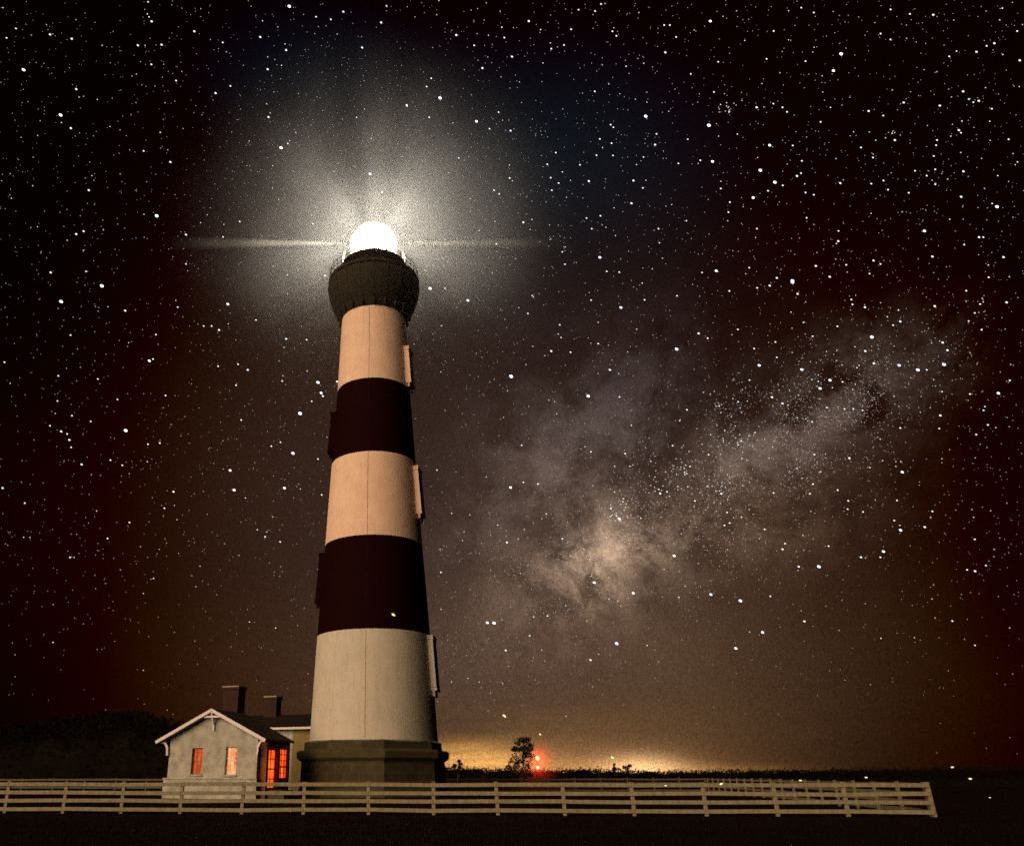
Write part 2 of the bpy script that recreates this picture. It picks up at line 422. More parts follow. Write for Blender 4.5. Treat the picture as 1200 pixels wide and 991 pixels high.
for i in range(16):
    tt = R(11.25) + 2 * math.pi * i / 16
    for (r0_, z0_), (r1_, z1_) in zip(GP[:-1], GP[1:]): ab.bar((r0_ * math.cos(tt), r0_ * math.sin(tt), z0_), (r1_ * math.cos(tt), r1_ * math.sin(tt), z1_), .085, .07)
for z in (LZ0 + 1.27, LZ0 + 2.54):
    ab.lathe([(LR - .02, z), (LR + .03, z), (LR + .03, z + .04), (LR - .02, z + .04)], 16, R(11.25), smooth=False, closed=True)
ab.build('glazing_bars', galv, lh)
MB().lathe([(.9, LZ1 + .29), (1.16, LZ1 + .29), (1.18, LZ1 + .36), (.9, LZ1 + .52), (.4, LZ1 + .66), (.16, LZ1 + .70)], 48).build('lantern_roof', iron, lh)
vb = MB().lathe([(.14, LZ1 + .68), (.14, LZ1 + .78), (.22, LZ1 + .86), (.25, LZ1 + .98), (.20, LZ1 + 1.10), (.02, LZ1 + 1.2)], 24)
vb.tube([(0, 0, LZ1 + 1.15), (0, 0, LZ1 + 2.3)], [.02, .01], 6)
vb.build('vent_ball', iron, lh)
lensm = bpy.data.materials.new('burning_fresnel_lens'); lensm.use_nodes = True
t = lensm.node_tree; t.nodes.clear(); o = t.nodes.new('ShaderNodeOutputMaterial')
tr = t.nodes.new('ShaderNodeBsdfTransparent'); e = t.nodes.new('ShaderNodeEmission'); e.inputs[0].default_value = (1, .93, .75, 1); e.inputs[1].default_value = 30
mx = t.nodes.new('ShaderNodeMixShader'); mx.inputs[0].default_value = .3
t.links.new(tr.outputs[0], mx.inputs[1]); t.links.new(e.outputs[0], mx.inputs[2]); t.links.new(mx.outputs[0], o.inputs[0]); lensm.cycles.emission_sampling = 'NONE'
lp = []
for i in range(15):
    z = 45.25 + i * .17; rad = .62 + .30 * math.sin(math.pi * i / 14)
    lp += [(rad, z), (rad + .05, z + .08)]
MB().lathe(lp, 32).build('lens', lensm, lh)
MB().lathe([(.5, 44.6), (.5, 44.9), (.75, 44.95), (.75, 45.15), (.2, 45.2)], 24).build('lens_pedestal', iron, lh)
pl = bpy.data.lights.new('lantern_lamp', 'POINT'); pl.energy = 54000; pl.color = (1, .91, .76); pl.shadow_soft_size = .05
lo = bpy.data.objects.new('lantern_lamp', pl); C.objects.link(lo); lo.parent = lh; lo.location = (0, 0, 46.5)
for sx, en_ in ((-1, 1500000), (1, 450000)):      # spots added to draw the flare streak left and right
    sp = bpy.data.lights.new('streak_spot', 'SPOT'); sp.energy = en_; sp.color = (1, .85, .6); sp.spot_size = R(5.5); sp.spot_blend = 1; sp.shadow_soft_size = .1
    so = bpy.data.objects.new('streak_spot', sp); C.objects.link(so); so.parent = lh
    so.location = (sx * 1.0, 0, 47.35); so.rotation_euler = (R(90), 0, R(-90 * sx))

# ------------------------------------------------------------------ keeper's house
HR = R(-21.08)
HO = Vector((-10.46, 55.90, 0))
hs = empty('brick_house', HO, 'small white gabled house with red lit windows and brick chimneys, left of the lighthouse', 'house', rz=HR)
EH, RISE, HW, OH, DEP = 3.34, 1.90, 3.3, .75, 3.35      # eave height, gable rise, half width, overhang, depth
slope = RISE / (HW + OH)
def roofz(u): return EH + RISE - abs(u) * slope
wall_top = lambda u: roofz(u) - .12
wins = [(-1.55, -.72, 1.40, 2.98), (.98, 1.80, 1.38, 3.02)]
def wall_with_holes(b, x0, x1, z0, topf, holes, y0, th, brk=()):
    """wall in the xz plane at y0, thickness th going +y, built from columns around the holes"""
    xs = sorted(set([x0, x1] + [h[0] for h in holes] + [h[1] for h in holes] + list(brk)))
    for a, c in zip(xs[:-1], xs[1:]):
        hh = sorted([(h[2], h[3]) for h in holes if h[0] <= a + 1e-6 and h[1] >= c - 1e-6])
        zs = [z0]
        for lo_, hi_ in hh: zs += [lo_, hi_]
        zs.append(None)
        for i in range(0, len(zs), 2):
            za = zs[i]; zb = zs[i + 1]
            ta, tb_ = (topf(a), topf(c)) if zb is None else (zb, zb)
            n = len(b.v)
            for yy in (y0, y0 + th):
                b.v += [Vector((a, yy, za)), Vector((c, yy, za)), Vector((c, yy, tb_)), Vector((a, yy, ta))]
            for q in ((0, 1, 2, 3), (7, 6, 5, 4), (0, 4, 5, 1), (3, 2, 6, 7), (0, 3, 7, 4), (1, 5, 6, 2)): b.face([n + i for i in q], [(b.v[n + i].x, b.v[n + i].z) for i in q])
w = MB()
wall_with_holes(w, -HW, HW, .0, wall_top, wins, 0, .35, (0,))
wall_with_holes(w, -HW, HW, .0, wall_top, [], DEP - .3, .3, (0,))
w.box(-HW, -HW + .3, .35, DEP - .3, 0, wall_top(HW) - .0)
w.build('wall', houseW, hs)
# right side wall with a doorway and window (own part: shade and red window glow put into its colour)
sw = MB(); SX = HW + .48
sideh = [(.62, 1.92, .55, 2.9), (2.22, 3.42, 1.12, 2.97)]
# build in a turned frame: local x -> house y
tmp = MB(); wall_with_holes(tmp, .351, DEP + .25, 0, lambda y: wall_top(SX) - .0, sideh, 0, .3)
for v in tmp.v: sw.v.append(Vector((SX - v.y, v.x, v.z)))
for f, u in zip(tmp.f, tmp.uv): sw.face(f, u)
sw.box(HW - .2, SX - .302, .353, .6, 0, wall_top(HW + .2))
sw.box(HW - .2, SX - .302, DEP, DEP + .24, 0, wall_top(HW + .2))
sw.build('side_wall', mat('side_wall_red_glow', (.26, .09, .035), .85, var=.3, vscale=3, bump=.4), hs)
MB().box(-HW - .16, HW + .12, -.16, -.004, -.1, 1.12).box(-HW - .2, HW + .14, -.22, -.005, 1.121, 1.2).box(-HW - .16, -HW - .004, -.003, DEP, -.1, 1.12).build('plinth', houseW, hs)
# roof slabs
rf = MB()
for sg in (-1, 1):
    n = len(rf.v)
    for y in (-.5, DEP + .32):
        for (u, dz) in ((0, .10), (sg * (HW + OH), .10), (sg * (HW + OH), -.02), (0, -.02)):
            rf.v.append(Vector((u, y, roofz(u) + dz)))
    for q in ((0, 1, 2, 3), (7, 6, 5, 4), (0, 4, 5, 1), (1, 5, 6, 2), (2, 6, 7, 3)): rf.face([n + i for i in q], [(0, 0)] * 4)
roof = rf.build('roof', slate, hs)
# white bargeboards, soffit, eaves boards
for sg in (-1, 1):
    b = MB(); b.bar((sg * -.02, -.53, roofz(0) + .03), (sg * (HW + OH + .05), -.53, roofz(HW + OH + .05) + .03), .055, .20, up=(0, 0, 1)); b.build('bargeboard', trim, hs)
    s_ = MB(); n = 0
    for y in (-.5, -.005):
        for (u, dz) in ((0, -.03), (sg * (HW + OH), -.03), (sg * (HW + OH), -.07), (0, -.07)): s_.v.append(Vector((u, y, roofz(u) + dz)))
    for q in ((0, 1, 2, 3), (7, 6, 5, 4), (0, 4, 5, 1), (1, 5, 6, 2), (2, 6, 7, 3), (3, 7, 4, 0)): s_.face(list(q))
    s_.build('soffit', mat('grey_blue_soffit', (.16, .20, .32), .7), hs)
def curve_bracket(pts, w, loc0):
    b = MB()
    for a, c in zip(pts[:-1], pts[1:]): b.bar(a, c, w, w * 1.2)
    return b.build('gable_bracket', trim, hs)
curve_bracket([(0, -.46, roofz(0) - .1), (0, -.30, roofz(0) - .55), (0, -.10, roofz(0) - .85), (0, -.06, roofz(0) - 1.2)], .11, None)
MB().bar((-.55, -.40, roofz(.55) - .12), (.55, -.40, roofz(.55) - .12), .09, .12).build('collar_beam', trim, hs)
for sg in (-1, 1):
    curve_bracket([(sg * (HW + .55), -.2, roofz(HW + .55) - .08), (sg * (HW + .30), -.16, roofz(HW) - .35), (sg * (HW + .10), -.12, roofz(HW) - .7), (sg * (HW + .06), -.12, roofz(HW) - 1.15)], .12, None)
# glowing windows of the house
def lit_mat(name, c1, c2, s1, s2, sc):
    m = bpy.data.materials.new(name); m.use_nodes = True; t = m.node_tree; t.nodes.clear()
    tcn = t.nodes.new('ShaderNodeTexCoord'); n = t.nodes.new('ShaderNodeTexNoise'); n.inputs['Scale'].default_value = sc; n.inputs['Detail'].default_value = 3
    mp = t.nodes.new('ShaderNodeMapping'); mp.inputs['Scale'].default_value = (2, 2, .7)
    t.links.new(tcn.outputs['Object'], mp.inputs[0]); t.links.new(mp.outputs[0], n.inputs['Vector'])
    r = t.nodes.new('ShaderNodeValToRGB'); r.color_ramp.elements[0].position = .38; r.color_ramp.elements[1].position = .66
    r.color_ramp.elements[0].color = (*[x * s1 for x in c1], 1); r.color_ramp.elements[1].color = (*[x * s2 for x in c2], 1)
    t.links.new(n.outputs['Fac'], r.inputs[0])
    e = t.nodes.new('ShaderNodeEmission'); t.links.new(r.outputs[0], e.inputs[0]); e.inputs[1].default_value = 1
    o = t.nodes.new('ShaderNodeOutputMaterial'); t.links.new(e.outputs[0], o.inputs[0]); return m
litA = lit_mat('red_curtain_glow', (1, .10, .018), (1, .17, .04), .42, .85, 2.2)
litB = lit_mat('bright_curtain_glow', (1, .10, .015), (1, .42, .15), .8, 1.4, 1.6)
litC = lit_mat('doorway_glow', (1, .07, .005), (1, .13, .015), .85, 1.9, 1.6)
sash = mat('red_lit_sash', (.35, .12, .06), .6)
def house_window(x0, x1, z0, z1, lit, y0=.22, cols=3, rows=6, turn=None, name='window', th=.05):
    fr = MB(); pn = MB()
    fr.box(x0, x0 + .06, y0 - .03, y0 + .06, z0, z1).box(x1 - .06, x1, y0 - .03, y0 + .06, z0, z1).box(x0 + .061, x1 - .061, y0 - .028, y0 + .06, z0, z0 + .08).box(x0 + .061, x1 - .061, y0 - .028, y0 + .06, z1 - .06, z1)
    for i in range(1, cols):
        x = x0 + (x1 - x0) * i / cols; fr.box(x - .022, x + .022, y0 - .012, y0 + .02, z0 + .081, z1 - .061)
    for j in range(1, rows):
        z = z0 + (z1 - z0) * j / rows; hh = .04 if j == rows // 2 else .022
        fr.box(x0 + .062, x1 - .062, y0 - .014, y0 + .022, z - hh, z + hh)
    pn.box(x0 + .03, x1 - .03, y0 + .03, y0 + .05, z0 + .03, z1 - .03)
    if turn:
        for b in (fr, pn): b.v = [Vector((SX - v.y, v.x, v.z)) for v in b.v]
    f = fr.build(name, sash if turn else trim if lit is litB else sash, hs); pn.build('pane', lit, f)
    return f
house_window(*wins[0], litA); house_window(*wins[1], litB)
for (a, b_, c, d) in wins:
    MB().box(a - .08, b_ + .08, -.10, .20, c - .10, c - .003).build('window_sill', houseW, hs)
house_window(*sideh[0], litC, .2, 2, 4, True, 'door'); house_window(*sideh[1], litC, .12, 3, 5, True)
MB().box(SX + .01, SX + 1.2, .6, 1.9, .0, .5).build('door_step', capst, hs)
# rear wing along the same axes
WV, WE, WR_, WD = 10.9, 4.72, 5.75, 4.6
u0, u1 = -7.5, 4.6
wg = MB()
wg.box(u0, u1 - 4.3, WV, WV + WD, 0, WE - .08); wb = MB().box(u1 - 4.299, u1 + 1.5, WV + .002, WV + WD, 0, WE - .08)
for u in (u0, u1 - 4.3):
    n = len(wg.v); wg.v += [Vector((u, WV, WE - .079)), Vector((u, WV + WD, WE - .079)), Vector((u, WV + WD / 2, WR_ - .1))]; wg.face([n, n + 1, n + 2])
wg.build('wing_wall', houseW, hs); wb.build('wing_wall', houseY, hs)
wr = MB()
for s0, s1 in ((WV - .5, WV + WD / 2), (WV + WD + .5, WV + WD / 2)):
    n = len(wr.v)
    ze = WE - .25 * 1
    for u in (u0 - .4, u1 + 1.7):
        wr.v += [Vector((u, s0, WE)), Vector((u, s1, WR_ + .1)), Vector((u, s1, WR_ - .02)), Vector((u, s0, WE - .12))]
    for q in ((0, 1, 2, 3), (7, 6, 5, 4), (0, 4, 5, 1), (2, 6, 7, 3), (3, 7, 4, 0)): wr.face([n + i for i in q], [(0, 0)] * 4)
wroof = wr.build('wing_roof', slate, hs)
MB().bar((u0 - .4, WV - .53, WE - .06), (u1 + 1.7, WV - .53, WE - .06), .05, .16).build('eaves_board', trim, hs)
def chimney(u, v, zb, zt, w_):
    b = MB(); b.box(u - w_ / 2, u + w_ / 2, v - w_ * .4, v + w_ * .4, zb, zt - .28)
    b.box(u - w_ / 2 - .08, u + w_ / 2 + .08, v - w_ * .4 - .08, v + w_ * .4 + .08, zt - .279, zt - .10)
    b.box(u - w_ / 2 - .05, u + w_ / 2 + .05, v - w_ * .4 - .05, v + w_ * .4 + .05, zb, zb + .7)
    c = b.build('chimney', redbrick, hs)
    MB().box(u - w_ / 2 - .10, u + w_ / 2 + .04, v - w_ * .4 - .10, v + w_ * .4 + .1, zt - .099, zt).build('chimney_cap', mat('pale_cap', (.35, .28, .22), .8), c)
CH1 = (-6.45, WV + WD / 2, WR_ - .5, 8.2, 1.45); CH2 = (-2.75, WV + WD / 2, WR_ - .5, 7.3, 1.05)
chimney(*CH1); chimney(*CH2)

# ------------------------------------------------------------------ fences
FH = (.13, .44, .72, 1.02)
wood_dark = mat('darker_fence_wood', (.19, .17, .11), .85, col2=(.11, .095, .06), vscale=7, bump=.4, bscale=30)  # darker copy of the fence wood, for side and back fences
def fence(pts, label, postw=.13, seed=1, wood=wood):
    r = random.Random(seed)
    root = empty('rail_fence', (pts[0][0], pts[0][1], 0), label, 'fence')
    o0 = Vector((pts[0][0], pts[0][1], 0))
    pm = MB().box(-postw / 2, postw / 2, -postw / 2, postw / 2, -.1, 1.10)
    nb = len(pm.v); h = postw / 2 + .012
    pm.box(-h, h, -h, h, 1.101, 1.13)
    p0 = None
    for i, p in enumerate(pts):
        a, b = pts[max(i - 1, 0)], pts[min(i + 1, len(pts) - 1)]
        ang = math.atan2(b[1] - a[1], b[0] - a[0])
        if p0 is None: o = p0 = pm.build('post', wood, root, bevel=.008)
        else: o = p0.copy(); C.objects.link(o); o.parent = root
        o.location = (p[0] - o0.x, p[1] - o0.y, gz(p[0], p[1] - 40) + r.uniform(-.02, .02)); o.rotation_euler = (r.uniform(-.015, .015), r.uniform(-.02, .02), ang)
    for z in FH:
        b = MB(); off = None
        jit = [r.uniform(-.016, .016) for _ in pts]
        for i in range(len(pts) - 1):
            a = Vector((pts[i][0], pts[i][1], 0)) - o0; c = Vector((pts[i + 1][0], pts[i + 1][1], 0)) - o0
            d = (c - a).normalized(); nrm = Vector((d.y, -d.x, 0))
            if (nrm.y > 0): nrm = -nrm
            sh = nrm * (postw / 2 + .022)
            za, zc = z + jit[i] + r.uniform(-.006, .006), z + jit[i + 1] + r.uniform(-.006, .006)
            b.bar(a + sh + Vector((0, 0, za)) + d * .003, c + sh + Vector((0, 0, zc)) - d * .003, .042, .135)
        b.build('rail', wood, root)
    return root
# near fence: from far left of the lawn to the corner post on the right
FA, FB = Vector((-14.75, 35.3)), Vector((20.6, 32.2))
fd = (FB - FA)
def on_line(px):     # where the sight line through a post foot crosses the fence line
    k = (px - 438) / 933 * .9146
    # X = k*Y (near horizon)
    s = (k * FA.y - FA.x) / (fd.x - k * fd.y); return tuple(FA + fd * s)
posts = [on_line(x) for x in (13, 80, 147, 215, 286, 357, 432, 507, 581, 658, 738, 821, 903, 984, 1083)]
step = (Vector(posts[1]) - Vector(posts[0]))
posts = [tuple(Vector(posts[0]) - step * i) for i in (4, 3, 2, 1)] + posts
fence(posts, 'pale four rail wooden fence crossing the foreground lawn in front of house and lighthouse', seed=3)
c0 = Vector(posts[-1]); c1 = Vector((30.2, 79.0))
ns = 18
fence([tuple(c0 + (c1 - c0) * ((i + .1) / (ns + .1))) for i in range(0, ns + 1)], 'wooden rail fence running back from the right end corner towards the woods', .12, 5, wood_dark)
c2 = Vector((-60, 66.5)); nb_ = 37
bp_ = [tuple(c1 + (c2 - c1) * ((i + .1) / nb_)) for i in range(0, nb_ + 1)]
fence(bp_, 'distant thin rail fence behind the house and lighthouse below the treeline', .12, 9, wood_dark)

# ------------------------------------------------------------------ vegetation
def leaf_cloud(b, c, r, n, size, rg, flat=.8):
    for _ in range(n):
        while True:
            p = Vector((rg.uniform(-1, 1), rg.uniform(-1, 1), rg.uniform(-1, 1)))
            if p.length < 1: break
        p = Vector((p.x * r, p.y * r, p.z * r * flat)) + c
        a = Vector((rg.gauss(0, 1), rg.gauss(0, 1), rg.gauss(0, 1))).normalized(); q = a.orthogonal().normalized(); w2 = a.cross(q)
        s = size * rg.uniform(.6, 1.4); k = len(b.v)
        b.v += [p + q * s, p + w2 * s * .5, p - q * s, p - w2 * s * .5]; b.face([k, k + 1, k + 2, k + 3])
def tree(name, x, y, h, spread, nl, size, seed, label, cat, group=None, trunk=.12, fork=.3, ncl=14, lean=0):
    rg = random.Random(seed); root = empty(name, (x, y, 0), label, cat, group)
    tb = MB(); cr = MB(); top = Vector((lean, 0, h * .8))
    mid = Vector((lean * .4 + rg.uniform(-.1, .1), 0, h * fork))
    tb.tube([(0, 0, -.2), mid * .5, mid, (mid + top) / 2 + Vector((.1, 0, 0)), top], [trunk, trunk * .8, trunk * .7, trunk * .45, trunk * .15], 8)
    for i in range(ncl):
        f = rg.uniform(.0, 1); an = rg.uniform(0, 6.28)
        zc = h * (fork * .8 + (1 - fork * .8) * f ** .8); wr2 = spread * (1.05 - .65 * f) * rg.uniform(.45, 1)
        e_ = Vector((lean * f + wr2 * math.cos(an), wr2 * math.sin(an), zc))
        st_ = mid.lerp(top, f * .7)
        tb.tube([st_, st_.lerp(e_, .5) + Vector((0, 0, -.1)), e_], [trunk * .3, trunk * .2, trunk * .07], 5)
        leaf_cloud(cr, e_, spread * rg.uniform(.14, .30), nl // ncl, size, rg)
    tb.build('trunk', bark, root); cr.build('crown', leafm, root)
    return root
def X(px, Y): return (px - 438) / 933 * .9146 * Y
tree('small_tree', X(611, 110), 110, 5.6, 2.3, 2600, .12, 21, 'ragged small tree standing dark against the glow beside the red beacon', 'tree', None, .13, .16, 44, .4)
tree('small_tree', X(536, 105), 105, 3.1, 1.0, 900, .10, 12, 'short round headed tree just right of the lighthouse foot', 'tree', None, .07, .35, 20)
tree('shrub', X(702, 120), 120, 2.9, .5, 120, .10, 13, 'thin two tipped shrub rising from the treeline between beacon and two rounder bushes', 'shrub', None, .05, .5, 6)
tree('shrub', X(723, 120), 120, 2.8, .8, 700, .10, 14, 'round dark bush, left of two bushes at the bright horizon glow', 'shrub', None, .06, .3, 18)
tree('shrub', X(737, 122), 122, 2.7, 1.2, 700, .11, 15, 'wide low bush with spiky top, right of two bushes at the bright horizon glow', 'shrub', None, .06, .2, 18)
tree('shrub', X(566, 118), 118, 2.2, .6, 110, .09, 16, 'sparse thin shrub in the treeline left of the ragged tree', 'shrub', None, .04, .4, 6)
# the far wood: one uneven mass, tall at the left and low scrub at the right
def wood_h(px):
    pts = [(-700, 9), (-200, 8), (0, 7.6), (40, 8.6), (90, 9.6), (150, 9.9), (200, 8.8), (260, 7), (330, 5), (420, 3.0), (520, 2.3), (560, 2.2), (600, 1.9), (640, 1.9), (690, 2.1), (720, 1.8), (800, 1.75), (900, 1.9), (1000, 2.0), (1100, 2.1), (1250, 2.4), (1800, 4)]
    return float(np.interp(px, [p[0] for p in pts], [p[1] for p in pts]))
rg = random.Random(4); wd = MB()
cols = np.linspace(-700, 1800, 420)
for row, (Y, kk) in enumerate(((124, .8), (131, 1.0), (140, 1.0))):
    base = len(wd.v)
    for i, px in enumerate(cols):
        h = (wood_h(px) * kk * (1 + .10 * math.sin(i * .9 + row) + rg.uniform(-.10, .06))) * .93
        x = X(px, Y); y = Y
        wd.v += [Vector((x, y - 1.5, -.3)), Vector((x, y - 1.2, h * .6)), Vector((x, y, h)), Vector((x, y + 2, h * .6)), Vector((x, y + 2.3, -.3))]
    for i in range(len(cols) - 1):
        a = base + i * 5
        for q in range(4): wd.face([a + q, a + 5 + q, a + 6 + q, a + 1 + q])
for _ in range(26000):
    px = rg.uniform(-500, 1500); Y = rg.choice((124, 131, 140)); h = wood_h(px)
    z = h * (rg.random() if rg.random() < .5 else 1 - abs(rg.gauss(0, .22))) + rg.uniform(-.1, .12) + (rg.random() ** 6) * .5
    leaf_cloud(wd, Vector((X(px, Y), Y + rg.uniform(-2.2, .5), z)), .3, 2, .11 + .02 * h, rg)
tag(wd.build('treeline', leafm), 'dark line of far woods and scrub along the horizon', kind='stuff')
# rough lawn in the foreground
gr = MB(); rg = random.Random(6)
for _ in range(26000):
    Y = 5 + 40 * rg.random() ** .8; x = rg.uniform(-.75, 1.0) * Y * .9
    a = rg.uniform(0, 6.28); h = rg.uniform(.04, .11) * (1.6 if rg.random() < .04 else 1); wv = Vector((math.cos(a), math.sin(a), 0)) * .012
    p = Vector((x, Y, gz(x, Y - 40) - .03)); k = len(gr.v); ln = Vector((rg.uniform(-.04, .04), rg.uniform(-.04, .04), h))
    gr.v += [p - wv, p + wv, p + ln]; gr.face([k, k + 1, k + 2])
tag(gr.build('grass', grassm), 'short dark grass of the foreground lawn', kind='stuff')

# ------------------------------------------------------------------ red beacon far beyond the trees
BY = 114.5
bx = X(630.5, BY)
be = empty('beacon_mast', (bx, BY, 0), 'slim mast with two glowing red lamps beside the ragged tree', 'beacon')
MB().tube([(0, 0, 0), (0, 0, 3.5)], [.06, .04], 8).bar((-.2, 0, 3.1), (.2, 0, 3.1), .04).bar((-.2, 0, 2.0), (.2, 0, 2.0), .04).build('pole', iron, be)
redl = bpy.data.materials.new('red_lamp_glass'); redl.use_nodes = True; t = redl.node_tree; t.nodes.clear(); o = t.nodes.new('ShaderNodeOutputMaterial')
tr = t.nodes.new('ShaderNodeBsdfTransparent'); e = t.nodes.new('ShaderNodeEmission'); e.inputs[0].default_value = (1, .45, .28, 1); e.inputs[1].default_value = 3
mx = t.nodes.new('ShaderNodeMixShader'); mx.inputs[0].default_value = .5; t.links.new(tr.outputs[0], mx.inputs[1]); t.links.new(e.outputs[0], mx.inputs[2]); t.links.new(mx.outputs[0], o.inputs[0]); redl.cycles.emission_sampling = 'NONE'
for z, r_, en in ((3.42, .28, 2200), (2.28, .22, 900)):
    a = MB().lathe([(.02, -r_), (r_ * .8, -r_ * .6), (r_, 0), (r_ * .8, r_ * .6), (.02, r_)], 16)
    a.v = [v + Vector((0, -.1 - r_, z)) for v in a.v]
    a.build('beacon_lamp', redl, be)
    q = bpy.data.lights.new('red_lamp', 'POINT'); q.energy = en; q.color = (1, .03, .01); q.shadow_soft_size = r_ * .6
    qo = bpy.data.objects.new('red_lamp', q); C.objects.link(qo); qo.parent = be; qo.location = (0, -.1 - r_, z)

# ------------------------------------------------------------------ fireflies over the lawn
fb = mat('beetle_brown', (.05, .03, .02), .5)
fw = mat('beetle_wing', (.12, .09, .06), .4)
def glow(c, s): return emis('firefly_glow', c, s, False)
gy = glow((.75, .9, .12), 2.2); gw = glow((1, .85, .42), 1.5)
def firefly(px, py, Y, ln, ang, m, label):
    d = sky_dir(px, py); p = Vector((0, 0, CAM_H)) + d * (Y / d.y)
    root = empty('firefly', p, label, 'firefly', 'fireflies over the lawn')
    root.rotation_euler = (0, R(ang), 0); k = ln
    MB().tube([(-.5 * k, 0, 0), (-.35 * k, 0, 0), (0, 0, 0), (.3 * k, 0, 0), (.5 * k, 0, 0)], [.03 * k, .16 * k, .21 * k, .17 * k, .03 * k], 10).build('abdomen', m, root)
    MB().tube([(-.95 * k, 0, .03 * k), (-.8 * k, 0, .05 * k), (-.5 * k, 0, .05 * k), (-.45 * k, 0, .03 * k)], [.02 * k, .12 * k, .15 * k, .04 * k], 10).build('body', fb, root)
    for s in (-1, 1):
        MB().bar((-.5 * k, s * .1 * k, .15 * k), (.2 * k, s * .55 * k, .42 * k), .22 * k, .02 * k).build('wing', fw, root)
FL = [(461, 720, 7, .034, 32, gy, 'yellow green firefly in front of the lower black band of the lighthouse'),
      (591, 838.5, 7, .034, 38, gw, 'firefly glowing highest above the horizon, left of the ragged tree top'),
      (633, 860, 8, .024, 40, gw, 'small firefly just above the red beacon lamps'),
      (717.5, 887, 7, .026, 30, gy, 'green tinted firefly above the two bushes at the horizon glow'),
      (780, 920, 9, .024, 0, gw, 'firefly at the near fence top rail, left of the crowded side fence posts'),
      (845, 918, 8, .034, -25, gw, 'long tilted firefly glint where the side fence posts crowd together'),
      (938, 914, 9, .030, 0, gw, 'firefly right above the fence, left of two over the side fence'),
      (1015, 910.5, 9, .030, 0, gw, 'firefly above the fence, right of two over the side fence'),
      (1116, 898.5, 8, .030, -10, gw, 'firefly highest of three beyond the right end of the fence'),
      (1137, 912, 9, .036, 5, gw, 'brightest firefly, middle of three beyond the right end of the fence'),
      (1160, 934, 8, .018, 0, gw, 'dim firefly lowest of three beyond the right end of the fence')]
for a in FL: firefly(*a)

